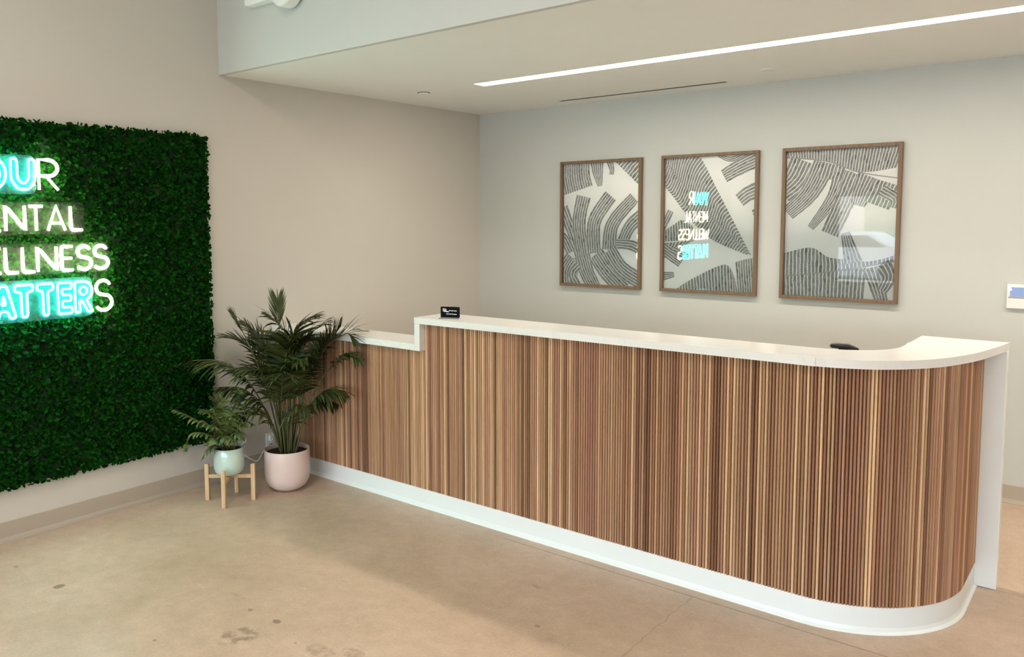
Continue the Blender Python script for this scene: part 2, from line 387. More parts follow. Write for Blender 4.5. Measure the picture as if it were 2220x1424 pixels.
o = mesh('slat_cladding', vs, fs, SLAT)
ca = o.data.color_attributes.new('tone', 'FLOAT_COLOR', 'CORNER')
for p_ in o.data.polygons:
    for li in p_.loop_indices: ca.data[li].color = (*tones[p_.index], 1)
dpart(o)
v, f = sweep(face, [(-.008, .10), (-.008, .884)]); 
bk = MB(); bk.add(v, f)
v, f = sweep([(1.31, YW)]+face[2:], [(-.008, .884), (-.008, 1.036)]); bk.add(v, f)
dpart(bk.build('backing_panel', BLACKW))
v, f = sweep(face, [(-.02, .104), (.000, .104), (.002, .101), (.002, .024), (.006, .010), (.014, .003), (.016, 0)])
dpart(mesh('toe_base', v, f, BASEW, smooth=False))
outer = smooth_pts([(1.268, -2.174), (1.6, -2.174), (3.20, -2.174), (3.33, -2.172), (3.45, -2.150), (3.56, -2.098), (3.655, -2.010), (3.73, -1.900), (3.783, -1.770), (3.82, -1.64), (3.846, -1.50), (3.866, -1.38), (3.880, -1.272)], 6)
outer = [(p.x, p.y) for p in outer]
inner = [(3.552, -1.272)]+arc(3.30, -1.665, .252, 0, -90, 24)+[(1.268, -1.917)]
v, f = prism(outer+inner, 1.035, 1.068)
o = dpart(mesh('raised_countertop', v, f, QUARTZ)); bv = o.modifiers.new('bevel', 'BEVEL'); bv.width = .003; bv.segments = 2; bv.limit_method = 'ANGLE'; bv.angle_limit = math.radians(50)
d = MB(); d.box(1.268, 1.307, -2.174, -1.917, .885, 1.0345); o = dpart(d.build('waterfall_step', QUARTZ, bevel=.002))
d = MB(); d.box(.003, 1.2675, -2.174, -1.917, .885, .920); o = dpart(d.build('low_countertop', QUARTZ, bevel=.003))
d = MB(); d.box(3.50, 3.880, -1.326, -1.274, 0.001, 1.0345); dpart(d.build('end_panel', WHITE, bevel=.003))
# inner lining and the staff worktop
d = MB()
# split lining height at the step
v, f = sweep([(.003, -2.04), (1.30, -2.04)], [(0, .001), (0, .884)]); d.add(v, f)
v, f = sweep([(1.30, -2.04)]+arc(CX, CYc, .405, -90, 0, 24)+[(CX+.405, -1.33)], [(0, .001), (0, 1.034)]); d.add(v, f)
dpart(d.build('inner_lining', WHITE))
d = MB(); v, f = prism([(.003, -2.035), (CX, -2.035)]+arc(CX, CYc, .40, -90, 0, 16)[1:]+[(3.70, -1.33), (3.2, -1.33), (3.1, -1.40), (.003, -1.40)], .71, .74); d.add(v, f); dpart(d.build('worktop', WHITE))

# monitor hidden behind the counter with a webcam that peeks over it
e = tag(empty('monitor', (3.30, -1.70, .74)), 'black computer monitor standing behind the counter under the small webcam', 'monitor')
d = MB(); d.box(-.27, .27, -.015, .015, .03, .288); d.build('screen', DARK, e, bevel=.006)
d = MB(); d.box(-.02, .02, -.03, -.012, .008, .2); d.build('stand', DARK, e)
d = MB(); d.box(-.11, .11, -.09, .09, 0, .008); d.build('foot', DARK, e, bevel=.003)
e = tag(empty('webcam', (3.338, -1.70, 1.029)), 'small dark webcam peeking just above the inner edge of the counter near its curve', 'webcam')
d = MB(); d.tube([(-.056, 0, .018), (-.05, 0, .021), (-.02, 0, .023), (.015, 0, .023), (.035, 0, .018), (.056, 0, .013)], .01, 12, rr=[.006, .010, .012, .012, .011, .006]); d.build('camera_bar', DARK, e, True)
d = MB(); d.box(-.02, .02, -.012, .012, 0, .016); d.build('clip', DARK, e)

# card holder on the counter
def at_y(x, y): return (x, y)
ang = math.atan2(.64375, .76521)
e = tag(empty('card_holder', (1.452, -2.085, 1.0685), ang*.55), 'small black sign card with white lettering standing on the left end of the raised counter', 'card holder')
ACR = glass_mat('clear_acrylic', 1.4)
d = MB(); d.box(-.056, .056, -.03, .03, 0, .003); d.box(-.056, .056, .003, .006, .003, .062); d.build('acrylic_stand', ACR, e)
d = MB()
def rrect(w, h, r, n=5):
    pts = []
    for cx, cy, a in ((w-r, h-r, 0), (-w+r, h-r, 90), (-w+r, -h+r, 180), (w-r, -h+r, 270)):
        for i in range(n+1): A = math.radians(a+90*i/n); pts.append((cx+r*math.cos(A), cy+r*math.sin(A)))
    return pts
pp = rrect(.054, .029, .006); n_ = len(pp)
d.add([(x, -.001, z+.033) for x, z in pp]+[(x, .002, z+.033) for x, z in pp], [tuple(range(n_)), tuple(range(n_, 2*n_))[::-1]]+[(i, n_+i, n_+(i+1) % n_, (i+1) % n_) for i in range(n_)])
card = d.build('card', paint('black_card', (.006, .006, .009), .8, 0, spec=.1), e)
INK = paint('white_ink', (.75, .75, .76), .5, 0)
d = MB()
def mark(pts): 
    n2_ = len(pts); d.add([(x, -.0016, z) for x, z in pts], [tuple(range(n2_))])
mark([(-.042, .052), (-.022, .051), (-.020, .046), (-.042, .047)]); mark([(-.041, .045), (-.037, .045), (-.037, .037), (-.041, .037)])
mark([(-.035, .044), (-.024, .044), (-.018, .039), (-.006, .037), (-.010, .032), (-.020, .034), (-.035, .034)])
for x0, x1, z in [(-.007, .004, .041), (.006, .020, .041), (.022, .038, .0405), (-.022, -.008, .023), (-.006, .008, .023), (.010, .020, .0225), (.022, .037, .022)]: mark([(x0, z+.0022), (x1, z+.002), (x1, z-.002), (x0, z-.0018)])
d.build('lettering', INK, card)

# ------------------------------------------------------------------ framed prints
def stripe_mat():
    M, n, l, B = new_mat('inked_leaf')
    uv = nd(n, 'ShaderNodeUVMap'); sp = nd(n, 'ShaderNodeSeparateXYZ'); l.new(uv.outputs[0], sp.inputs[0])
    geo = nd(n, 'ShaderNodeNewGeometry'); ns = nd(n, 'ShaderNodeTexNoise'); ns.inputs['Scale'].default_value = 28; l.new(geo.outputs['Position'], ns.inputs['Vector'])
    u = math_(n, l, 'ADD', sp.outputs[0], math_(n, l, 'MULTIPLY', math_(n, l, 'SUBTRACT', ns.outputs[0], .5), .45))
    fr = math_(n, l, 'ABSOLUTE', math_(n, l, 'SUBTRACT', math_(n, l, 'FRACT', u), .5))
    ln = math_(n, l, 'MULTIPLY', math_(n, l, 'SUBTRACT', .41, fr), 9, clamp=True)       # dark body of each stripe
    v2 = math_(n, l, 'ADD', sp.outputs[1], math_(n, l, 'MULTIPLY', math_(n, l, 'FLOOR', u), .37))
    dash = math_(n, l, 'FRACT', math_(n, l, 'MULTIPLY', v2, 210))
    dash = math_(n, l, 'GREATER_THAN', dash, .30)
    wn_ = nd(n, 'ShaderNodeTexWhiteNoise'); wn_.noise_dimensions = '2D'; cb = nd(n, 'ShaderNodeCombineXYZ')
    l.new(math_(n, l, 'FLOOR', u), cb.inputs[0]); l.new(math_(n, l, 'FLOOR', math_(n, l, 'MULTIPLY', v2, 45)), cb.inputs[1]); l.new(cb.outputs[0], wn_.inputs['Vector'])
    r = ramp(n, [(0, (.08, .08, .08)), (.12, (.21, .21, .205)), (.8, (.29, .29, .28)), (1, (.38, .38, .36))]); l.new(wn_.outputs[0], r.inputs[0])
    c = mixc(n, l, math_(n, l, 'ADD', math_(n, l, 'MULTIPLY', dash, .6), .4), (.50, .50, .48), r.outputs[0])
    c = mixc(n, l, ln, (.93, .92, .88), c)
    l.new(c, B.inputs['Base Color']); B.inputs['Roughness'].default_value = .7
    return M
INKLEAF = stripe_mat(); PAPER = paint('print_paper', (.95, .94, .91), .7, 0, var=.01)
RIB = paint('leaf_rib', (.42, .42, .40), .7, 0)
def poly_at(P, t):
    P = [Vector(p) for p in P]; L = [0]
    for i in range(len(P)-1): L.append(L[-1]+(P[i+1]-P[i]).length)
    s = t*L[-1]
    for i in range(len(P)-1):
        if s <= L[i+1]+1e-9: return P[i].lerp(P[i+1], (s-L[i])/max(1e-9, L[i+1]-L[i]))
    return P[-1]
def patch(curves, n, ns=10):
    """curves run along t (stripe number), s steps from curve to curve"""
    C_ = [[(p.x, p.y) for p in smooth_pts([(*q, 0) for q in c], 8)] if len(c) > 2 else c for c in curves]
    nt = max(2, n); pts = []; 
    for j in range(ns+1):
        s = j/ns*(len(C_)-1); i = min(int(s), len(C_)-2); fr = s-i
        row = []
        for k in range(nt+1):
            t = k/nt
            q = [poly_at(C_[min(max(i+a, 0), len(C_)-1)], t) for a in (-1, 0, 1, 2)]
            if len(C_) > 2:
                p = .5*((2*q[1])+(q[2]-q[0])*fr+(2*q[0]-5*q[1]+4*q[2]-q[3])*fr*fr+(3*q[1]-q[0]-3*q[2]+q[3])*fr**3)
            else: p = q[1].lerp(q[2], fr)
            row.append((p.x, p.y))
        pts.append(row)
    return pts, n
def ribbon(cl, w0, w1, n, asp=.65/.92):
    if w0 > .02: w0 *= 1.12; w1 *= 1.12
    cl = [(p.x, p.y) for p in smooth_pts([(*q, 0) for q in cl], 6)]; N = len(cl); curves = []
    for i in range(N):
        a = cl[max(i-1, 0)]; b = cl[min(i+1, N-1)]; tx, ty = (b[0]-a[0])*asp, (b[1]-a[1]); Ls = math.hypot(tx, ty) or 1
        w = w0+(w1-w0)*(i/(N-1)); nx, ny = -ty/Ls*w/2, tx/Ls*w/2*asp
        curves.append([(cl[i][0]-nx, cl[i][1]-ny), (cl[i][0]+nx, cl[i][1]+ny)])
    pts = [[(c[0][0]+(c[1][0]-c[0][0])*k/n, c[0][1]+(c[1][1]-c[0][1])*k/n) for k in range(n+1)] for c in curves]
    return pts, n
A1 = [ribbon([(.15, -.06), (.15, .1), (.19, .22)], .36, .38, 13), ribbon([(.44, -.06), (.46, .08), (.49, .19)], .2, .05, 6), ribbon([(.60, -.03), (.64, .05), (.64, .10)], .08, .05, 3),
      ribbon([(.83, .09), (.95, .0), (1.08, -.08)], .42, .42, 12),
      ribbon([(.22, .78), (.10, .55), (-.02, .36)], .10, .14, 4), ribbon([(.27, .77), (.21, .5), (.27, .27)], .15, .18, 6), ribbon([(.42, .74), (.42, .48), (.63, .27)], .17, .16, 6),
      ribbon([(.62, .71), (.66, .5), (.93, .29)], .18, .13, 6), ribbon([(.76, .69), (.88, .52), (1.06, .42)], .12, .16, 5), ribbon([(.70, .66), (.90, .67), (1.05, .72)], .10, .12, 4),
      ribbon([(.10, .74), (.02, .64), (-.05, .6)], .12, .12, 4),
      ribbon([(.15, .80), (.06, .9), (.07, 1.03)], .24, .26, 9), ribbon([(.26, .77), (.32, .9), (.43, 1.03)], .20, .16, 7), ribbon([(.44, .75), (.60, .89), (.82, 1.03)], .20, .20, 7),
      ribbon([(.62, .71), (.78, .86), (1.06, .97)], .17, .17, 6), ribbon([(.22, .84), (.12, .92), (.20, 1.02)], .1, .1, 3)]
R1 = [[(-.02, .82), (.3, .76), (.6, .69), (.8, .67)]]
A2 = [patch([[(-.02, .0), (.2, .19), (.5, .42), (.95, .72)], [(.0, -.12), (.27, .06), (.5, .28), (.95, .72)], [(.1, -.25), (.38, -.02), (.60, .26), (.97, .735)]], 44),
      patch([[(-.02, .0), (.2, .19), (.5, .42), (.95, .72)], [(-.08, .1), (.12, .26), (.42, .48), (.93, .72)], [(-.14, .12), (.08, .28), (.30, .47), (.55, .62), (.92, .725)]], 44),
      ribbon([(.66, .15), (.82, .09), (1.06, .02)], .13, .16, 6), ribbon([(.83, .33), (.93, .28), (1.06, .25)], .13, .16, 5), ribbon([(.60, -.01), (.73, .03), (.90, -.02)], .04, .06, 3), ribbon([(.97, .42), (1.05, .40)], .06, .08, 2),
      ribbon([(.07, .40), (.03, .46), (-.05, .56)], .07, .07, 3), patch([[(-.03, .64), (.15, .63), (.36, .62)], [(-.03, .56), (.10, .51), (.20, .47), (.33, .52)]], 12),
      patch([[(-.03, .65), (.15, .64), (.36, .62)], [(-.03, .68), (.12, .70), (.25, .66)]], 9), ribbon([(-.03, .69), (.10, .75), (.20, .80)], .13, .10, 5), ribbon([(.1, .7), (.2, .73), (.28, .75)], .08, .05, 3), ribbon([(-.03, .91), (.12, .89)], .10, .05, 4),
      patch([[(.15, 1.0), (.35, .91), (.69, .80), (.80, .90)], [(.18, 1.12), (.5, 1.12), (.86, 1.08)]], 21), patch([[(.80, .78), (.9, .76), (1.03, .74)], [(.84, 1.06), (1.06, 1.06)]], 9)]
R2 = [[(-.02, .0), (.2, .19), (.5, .42), (.95, .72)]]
A3 = [patch([[(-.02, .04), (.38, .08), (.66, .16), (.98, .14)], [(-.06, -.12), (.4, -.12), (.8, -.1), (1.06, -.04)]], 40),
      ribbon([(.17, .07), (.09, .19), (-.05, .28)], .26, .22, 8), ribbon([(.36, .09), (.22, .29), (.02, .43)], .20, .13, 8), ribbon([(.53, .14), (.44, .33), (.24, .53)], .17, .06, 6),
      ribbon([(.64, .17), (.52, .40), (.42, .57)], .17, .15, 6), ribbon([(.44, .10), (.40, .2)], .2, .2, 7), ribbon([(.76, .19), (.70, .29), (.66, .38)], .20, .12, 7), ribbon([(.90, .23), (.86, .31), (.82, .38)], .20, .22, 7), ribbon([(.86, .28), (.98, .34), (.97, .40)], .1, .08, 4),
      patch([[(-.02, .87), (.5, .82), (1.02, .74)], [(-.02, .79), (.2, .76), (.5, .79), (.75, .78), (1.02, .71)], [(-.02, .71), (.25, .665), (.42, .73), (.62, .74), (.78, .75), (1.02, .70)]], 30),
      patch([[(-.02, .87), (.4, .83), (.76, .79)], [(.0, 1.06), (.4, 1.06), (.74, 1.04)]], 22), ribbon([(.80, .79), (.85, .9), (.90, 1.02)], .16, .10, 5), ribbon([(.90, .77), (.95, .85), (.90, .94)], .14, .08, 4),
      ribbon([(.56, .56), (.60, .66), (.64, .76)], .07, .16, 5)]
R3 = [[(-.02, .04), (.38, .08), (.66, .16), (1.02, .21)], [(-.02, .87), (.5, .82), (1.02, .74)]]
FR = .021; DEP = .034
def clip_quad(q):
    """clip a (x,y,u,v) polygon to the sheet"""
    for ax, lim, sgn in ((0, 0, 1), (0, 1, -1), (1, 0, 1), (1, 1, -1)):
        out = []
        for i in range(len(q)):
            a = q[i]; b_ = q[(i+1) % len(q)]; da = (a[ax]-lim)*sgn; db = (b_[ax]-lim)*sgn
            if da >= 0: out.append(a)
            if (da >= 0) != (db >= 0):
                t = da/(da-db); out.append(tuple(a[k]+(b_[k]-a[k])*t for k in range(4)))
        q = out
        if len(q) < 3: return []
    return q
def framed_print(x0, x1, z0, z1, art, ribs, label, tilt):
    w, h = x1-x0, z1-z0
    e = tag(empty('framed_print', ((x0+x1)/2, -.004, z0)), label, 'framed print', 'leaf prints on the back wall')
    f = MB()
    o2 = [(-w/2, 0), (w/2, 0), (w/2, h), (-w/2, h)]; i2 = [(-w/2+FR, FR), (w/2-FR, FR), (w/2-FR, h-FR), (-w/2+FR, h-FR)]
    for i in range(4):                                    # four mitred rails
        j = (i+1) % 4; a, b_, c, d_ = o2[i], o2[j], i2[j], i2[i]
        vv = [(p[0], y, p[1]) for y in (-DEP, 0) for p in (a, b_, c, d_)]
        f.add(vv, [(0, 1, 2, 3), (7, 6, 5, 4), (0, 4, 5, 1), (1, 5, 6, 2), (2, 6, 7, 3), (3, 7, 4, 0)])
    f.build('frame', FRAMEW, e, bevel=.0015)
    pw, ph = w-2*FR, h-2*FR; X0, Z1 = -pw/2, h-FR; yp = -.0055
    vs = [(X0, yp, FR), (-X0, yp, FR), (-X0, yp, Z1), (X0, yp, Z1)]; fs = [(0, 1, 2, 3)]; mi = [0]; uv = [(0, 0)]*4
    def P(x, y, k): return (X0+x*pw, yp-.0003-0.00006*k, Z1-y*ph)
    for k, (pts, n) in enumerate(art):
        L = 0
        for j in range(len(pts)-1):
            mid = len(pts[j])//2; dl = math.hypot((pts[j+1][mid][0]-pts[j][mid][0])*pw, (pts[j+1][mid][1]-pts[j][mid][1])*ph)
            for i in range(len(pts[j])-1):
                t0, t1 = i*n/(len(pts[j])-1), (i+1)*n/(len(pts[j])-1)
                q = [(*pts[j][i], t0, L), (*pts[j][i+1], t1, L), (*pts[j+1][i+1], t1, L+dl), (*pts[j+1][i], t0, L+dl)]
                q = clip_quad(q)
                if not q: continue
                bse = len(vs); vs += [P(a[0], a[1], k) for a in q]; uv += [(a[2]+k*50, a[3]) for a in q]; fs.append(tuple(range(bse, bse+len(q)))); mi.append(1)
            L += dl
    for rb in ribs:
        pts, n = ribbon(rb, .010, .010, 1)
        for j in range(len(pts)-1):
            q = clip_quad([(*pts[j][0], 0, 0), (*pts[j][1], 0, 0), (*pts[j+1][1], 0, 0), (*pts[j+1][0], 0, 0)])
            if q: bse = len(vs); vs += [P(a[0], a[1], 22) for a in q]; uv += [(0, 0)]*len(q); fs.append(tuple(range(bse, bse+len(q)))); mi.append(2)
    mesh('print', vs, fs, parent=e, mats=[PAPER, INKLEAF, RIB], mi=mi, uvs=uv)
    s = math.tan(math.radians(tilt))*pw/2
    g = MB(); yg = -.0205
    g.add([(X0, yg-s, FR), (-X0, yg+s, FR), (-X0, yg+s, Z1), (X0, yg-s, Z1)], [(0, 1, 2, 3)]); g.build('glazing', GLAZE, e)
    bk = MB(); bk.box(-pw/2, pw/2, -.005, -.001, FR, h-FR); bk.build('backing_board', GREY, e)
TILT = (2.3, -1.4, 0.0)
framed_print(.822, 1.511, 1.082, 2.038, A1, R1, 'brown framed print of split leaves with wide dark lobes curving up, nearest the wall corner', TILT[0])
framed_print(1.666, 2.352, 1.082, 2.040, A2, R2, 'brown framed print of one long striped leaf running diagonally, hung between the other two', TILT[1])
framed_print(2.504, 3.192, 1.082, 2.042, A3, R3, 'brown framed leaf print with the window mirrored in its glass, farthest right', TILT[2])

# wall control at the right edge
e = tag(empty('wall_thermostat', (3.82, -.001, 1.095)), 'pale wall control box with a blue lit display at the right edge of the photo', 'thermostat')
d = MB(); d.box(-.088, .088, -.022, 0, 0, .134); d.build('body', TRIMW, e, bevel=.004)
BLUE = emit('blue_display', (.30, .42, .80), .35); BLUE.node_tree.nodes['Principled BSDF'].inputs['Base Color'].default_value = (.12, .16, .25, 1)
d = MB(); d.box(-.072, .072, -.026, -.0225, .068, .118); d.build('display', BLUE, e, bevel=.001)
d = MB(); d.add([(-.085, -.0275, .128), (-.085, -.0275, .100), (-.064, -.0275, .100), (-.064, -.0275, .108), (-.076, -.0275, .128)], [(0, 1, 2, 3, 4)]); d.build('sticker', emit('lit_sticker', (.8, .95, .92), .35), e)
d = MB(); d.box(-.080, .088, -.0235, -.0225, .058, .064); d.build('dark_line', GREY, e)

# ------------------------------------------------------------------ leafy wall panel
PY0, PY1, PZ0, PZ1 = -4.76, -2.628, .268, 2.105
e = tag(empty('moss_wall_panel', (0.001, (PY0+PY1)/2, PZ0)), 'large dark green leafy wall panel behind the glowing sign, hung on the left wall', 'green wall panel')
cy = (PY0+PY1)/2
d = MB(); d.box(0, .028, PY0-cy+.012, PY1-cy-.012, .012, PZ1-PZ0-.012); d.build('backing_board', paint('green_backing', (.004, .02, .004), .9, 0), e)
rl = random.Random(11); vs = []; fs = []
H = PZ1-PZ0; Wd = PY1-PY0; NL = 34000
for k in range(NL):
    y = rl.uniform(PY0, PY1); z = rl.uniform(0, H)
    if y < -4.15 and rl.random() < .5: continue
    bump = noise.noise(Vector((y*26, z*26, 0)))*.5+.5
    edge = min(1, (PY1-y)/.02, z/.02, (H-z)/.02)
    depth = .030+.034*bump*(.5+.5*max(edge, 0))
    c = Vector((depth*rl.uniform(.72, 1.0), y-cy, z))
    nrm = Vector((1, rl.gauss(0, .55), rl.gauss(0.25, .55))).normalized()
    t = nrm.orthogonal().normalized(); t.rotate(Matrix.Rotation(rl.uniform(0, 6.28), 3, nrm)); s_ = nrm.cross(t)
    L = rl.uniform(.009, .016); w_ = L*.62
    bI = len(vs)
    vs += [c-t*L, c-t*L*.2+s_*w_-nrm*.002, c+t*L*.55+s_*w_*.7, c+t*L, c+t*L*.55-s_*w_*.7, c-t*L*.2-s_*w_-nrm*.002]
    fs += [(bI, bI+1, bI+2, bI+3, bI+4, bI+5)]
tag(mesh('foliage', vs, fs, HEDGE, e), kind='stuff')

# ------------------------------------------------------------------ glowing sign
TEAL = emit('teal_tube', (.38/24, .88, .90), 24.0)
WARM = emit('white_tube', (1.0, .84, .56), 24.0)
SX = .088
sign = tag(empty('neon_sign', (SX, -3.69, 1.12)), 'glowing sign of teal and warm white tube letters on the leafy wall panel', 'neon sign')
def arcp(cx, cy, rx, ry, a0, a1, n=14): return [(cx+rx*math.cos(math.radians(a0+(a1-a0)*i/n)), cy+ry*math.sin(math.radians(a0+(a1-a0)*i/n))) for i in range(n+1)]
def bev(pts, r=.1, n=4, closed=True):
    """round the corners of a polygon"""
    out = []; N = len(pts)
    for i in range(N):
        if not closed and i in (0, N-1): out.append(pts[i]); continue
        p = Vector(pts[i]); a = Vector(pts[i-1]); b_ = Vector(pts[(i+1) % N])
        ra = min(r, (a-p).length*.48); rb = min(r, (b_-p).length*.48); A = p+(a-p).normalized()*ra; B_ = p+(b_-p).normalized()*rb
        for j in range(n+1):
            t = j/n; q = A*(1-t)**2+p*2*t*(1-t)+B_*t*t; out.append((q.x, q.y))
    return out
ST = {  # single line letters in a 1 x 1 cell: list of (points, closed)
 'N': [[(0.0, 0), (0.0, 1), (.16, .86), (.84, .16), (1, 0.02), (1.0, 1)]],
 'T': [[(0, 1), (1, 1)], [(.5, 1), (.5, 0)]],
 'A': [[(0, 0), (.5, 1), (1, 0)], [(.17, .30), (.83, .30)]],
 'L': [bev([(0, 1), (0, 0), (1, 0)], .25, 5, False)],
 'E': [bev([(1, 1), (0, 1), (0, 0), (1, 0)], .22, 5, False), [(0, .5), (.92, .5)]],
 'M': [[(0, 0), (.08, 1), (.5, .25), (.92, 1), (1, 0)]],
 'W': [[(0, 1), (.25, 0), (.5, .8), (.75, 0), (1, 1)]],
 'S': [arcp(.5, .755, .44, .245, 25, 235, 14)+arcp(.5, .265, .5, .265, 55, -150, 16)],
 'R': [[(0, 0), (0, 1)]+arcp(.5, .73, .5, .27, 90, -90, 14)+[(0, .46)], [(.38, .46), (1.0, 0)]],
}
ol = {  # hollow letters drawn as outlines
 'T': [bev([(0, 1), (1, 1), (1, .80), (.66, .78), (.66, 0), (.34, 0), (.34, .78), (0, .80)], .12)],
 'E': [bev([(0, 1), (1, 1), (1, .80), (.30, .80), (.30, .60), (.95, .60), (.95, .41), (.30, .41), (.30, .20), (1, .20), (1, 0), (0, 0)], .1)],
 'A': [bev([(.36, 1), (.64, 1), (1, 0), (.74, 0), (.66, .22), (.34, .22), (.26, 0), (0, 0)], .1), bev([(.42, .42), (.58, .42), (.5, .70)], .05)],
 'M': [bev([(0, 0), (.0, 1), (.25, 1), (.5, .6), (.75, 1), (1, 1), (1, 0), (.78, 0), (.78, .6), (.5, .25), (.22, .6), (.22, 0)], .08)],
 'Y': [bev([(0, 1), (.28, 1), (.5, .65), (.72, 1), (1, 1), (.64, .42), (.64, 0), (.36, 0), (.36, .42)], .08)],
 'O': [arcp(.5, .5, .5, .5, 0, 345, 28), arcp(.5, .5, .27, .33, 0, 340, 24)],
 'U': [bev([(0, 1), (.26, 1), (.26, .36), (.42, .20), (.58, .20), (.74, .36), (.74, 1), (1, 1), (1, .30), (.72, 0), (.28, 0), (0, .30)], .14)],
 'R': [bev([(0, 0), (0, 1)]+arcp(.52, .70, .48, .30, 90, -60, 8)+[(.62, .42), (1.0, 0), (.72, 0), (.36, .40), (.26, .40), (.26, 0)], .06), arcp(.48, .70, .22, .13, 0, 340, 12)],
}
def letter(ch, y0, y1, z0, z1, style):
    out = MB(); r = .0066 if style == 'teal' else .0086
    src = ol[ch] if style == 'teal' else ST[ch]
    for pl in src:
        pts = [(0, y0+.69*0+(y1-y0)*p[0]+3.69, z0+(z1-z0)*p[1]-1.12) for p in pl]
        if style == 'teal': out.tube(pts, r, 8, closed=True)
        else:
            pts = [tuple(p) for p in pts]; a = Vector(pts[0]); b_ = Vector(pts[-1])
            out.tube(pts, r, 8, rr=[r*.75]+[r]*(len(pts)-2)+[r*.75])
    # short standoffs behind the tube
    o = out.build('letter', TEAL if style == 'teal' else WARM, sign, True)
    o['label'] = ('hollow teal letter ' if style == 'teal' else 'warm white letter ')+ch
    return o
def row(letters, z0, z1):
    for ch, y0, y1, st in letters: letter(ch, y0, y1, z0, z1, st)
row([('Y', -4.015, -3.905, 'teal'), ('O', -3.895, -3.775, 'teal'), ('U', -3.752, -3.640, 'teal'), ('R', -3.622, -3.530, 'white')], 1.758, 1.906)
row([('M', -4.00, -3.90, 'white'), ('E', -3.885, -3.812, 'white'), ('N', -3.785, -3.697, 'white'), ('T', -3.675, -3.612, 'white'), ('A', -3.588, -3.503, 'white'), ('L', -3.474, -3.416, 'white')], 1.556, 1.676)
row([('W', -4.04, -3.90, 'white'), ('E', -3.886, -3.818, 'white'), ('L', -3.794, -3.739, 'white'), ('L', -3.716, -3.661, 'white'), ('N', -3.645, -3.553, 'white'), ('E', -3.528, -3.472, 'white'), ('S', -3.450, -3.376, 'white'), ('S', -3.362, -3.286, 'white')], 1.352, 1.472)
row([('M', -4.02, -3.90, 'teal'), ('A', -3.868, -3.758, 'teal'), ('T', -3.760, -3.675, 'teal'), ('T', -3.655, -3.577, 'teal'), ('E', -3.554, -3.485, 'teal'), ('R', -3.468, -3.378, 'teal'), ('S', -3.362, -3.274, 'white')], 1.130, 1.288)

def haze_mat(haze):
    M, n, l, B = new_mat('clear_hazy_acrylic'); n.remove(B)
    tr = nd(n, 'ShaderNodeBsdfTransparent'); df = nd(n, 'ShaderNodeBsdfDiffuse'); df.inputs[0].default_value = (.8, .85, .85, 1)
    mx = nd(n, 'ShaderNodeMixShader'); mx.inputs[0].default_value = haze
    l.new(tr.outputs[0], mx.inputs[1]); l.new(df.outputs[0], mx.inputs[2]); l.new(mx.outputs[0], n['Material Output'].inputs[0])
    return M
HAZE_T = haze_mat(.035); HAZE_W = haze_mat(.010)
for y0, y1, z0, z1 in ((-4.04, -3.632, 1.735, 1.925), (-4.03, -3.400, 1.535, 1.697), (-4.06, -3.272, 1.335, 1.490), (-4.04, -3.372, 1.105, 1.312)):
    pp = [(y+(y0+y1)/2+3.69, z+(z0+z1)/2-1.12) for y, z in rrect((y1-y0)/2, (z1-z0)/2, .03)]; n_ = len(pp); d = MB()
    d.add([(-.013, y, z) for y, z in pp]+[(-.010, y, z) for y, z in pp], [tuple(range(n_))[::-1], tuple(range(n_, 2*n_))]+[(i, (i+1) % n_, n_+(i+1) % n_, n_+i) for i in range(n_)])
    o = d.build('acrylic_plate', HAZE_T if (z0 > 1.7 or z0 < 1.2) else HAZE_W, sign); o['label'] = 'clear acrylic plate behind a row of letters'

# ------------------------------------------------------------------ plants
RH = Vector((.76522, .64375, 0)).normalized(); TW = Vector((.64375, -.76522, 0)).normalized()   # along the picture plane, towards the viewer
def L2W(a, h, b_): return RH*a+Vector((0, 0, h))+TW*b_
def leaflet(V, Fc, p, d, L, w, droop, nrm, seg=4):
    d = d.normalized(); side = d.cross(nrm)
    if side.length < 1e-4: side = d.orthogonal()
    side.normalize(); base = len(V); q = p.copy(); dd = d.copy()
    for i in range(seg+1):
        t = i/seg; ww = w*(math.sin(math.pi*min(1, .12+t*.88))**.7 if i < seg else 0)+.0006
        V += [q-side*ww*.5, q+side*ww*.5]
        dd = (dd+Vector((0, 0, -droop/seg))).normalized(); q = q+dd*(L/seg)
    for i in range(seg): a = base+2*i; Fc.append((a, a+1, a+3, a+2))
def frond(ctrl, n, Lmax, w, droop, start=.35, rad=.0045, ang=.75, up=.25, rng=random):
    pts = smooth_pts([L2W(*c) for c in ctrl], 8); N = len(pts); V = []; Fc = []
    mb = MB(); mb.tube(pts, rad, 6, rr=[rad*(1.25-.95*i/(N-1)) for i in range(N)])
    for k in range(n):
        t = start+(1-start)*(k+.5)/n; s = t*(N-1); i = min(int(s), N-2); p = pts[i].lerp(pts[i+1], s-i); T = (pts[i+1]-pts[i]).normalized()
        S_ = T.cross(Vector((0, 0, 1)))
        if S_.length < .25: S_ = (S_+RH*.6)
        S_.normalize(); Un = S_.cross(T).normalized()
        u = (k+.5)/n; Ll = Lmax*(.55+.45*math.sin(math.pi*min(1, u*.9+.12)))*rng.uniform(.88, 1.1)*(1-.35*u*u)
        a = ang*(1-.45*u)
        for sg in (-1, 1):
            d = (S_*sg*math.sin(a)+T*math.cos(a)+Un*(up+rng.uniform(-.12, .12))).normalized()
            leaflet(V, Fc, p, d, Ll, w*rng.uniform(.85, 1.1), droop*rng.uniform(.6, 1.4), Un)
    leaflet(V, Fc, pts[-1], (pts[-1]-pts[-2]), Lmax*.5, w*.8, droop*.5, Un)
    b0 = len(mb.v); mb.add(V, Fc, 1)
    return mb
def pot(prof, name, mat, parent, n=56):
    d = MB(); d.lathe(prof, n=n); o = d.build(name, mat, parent, True); return o
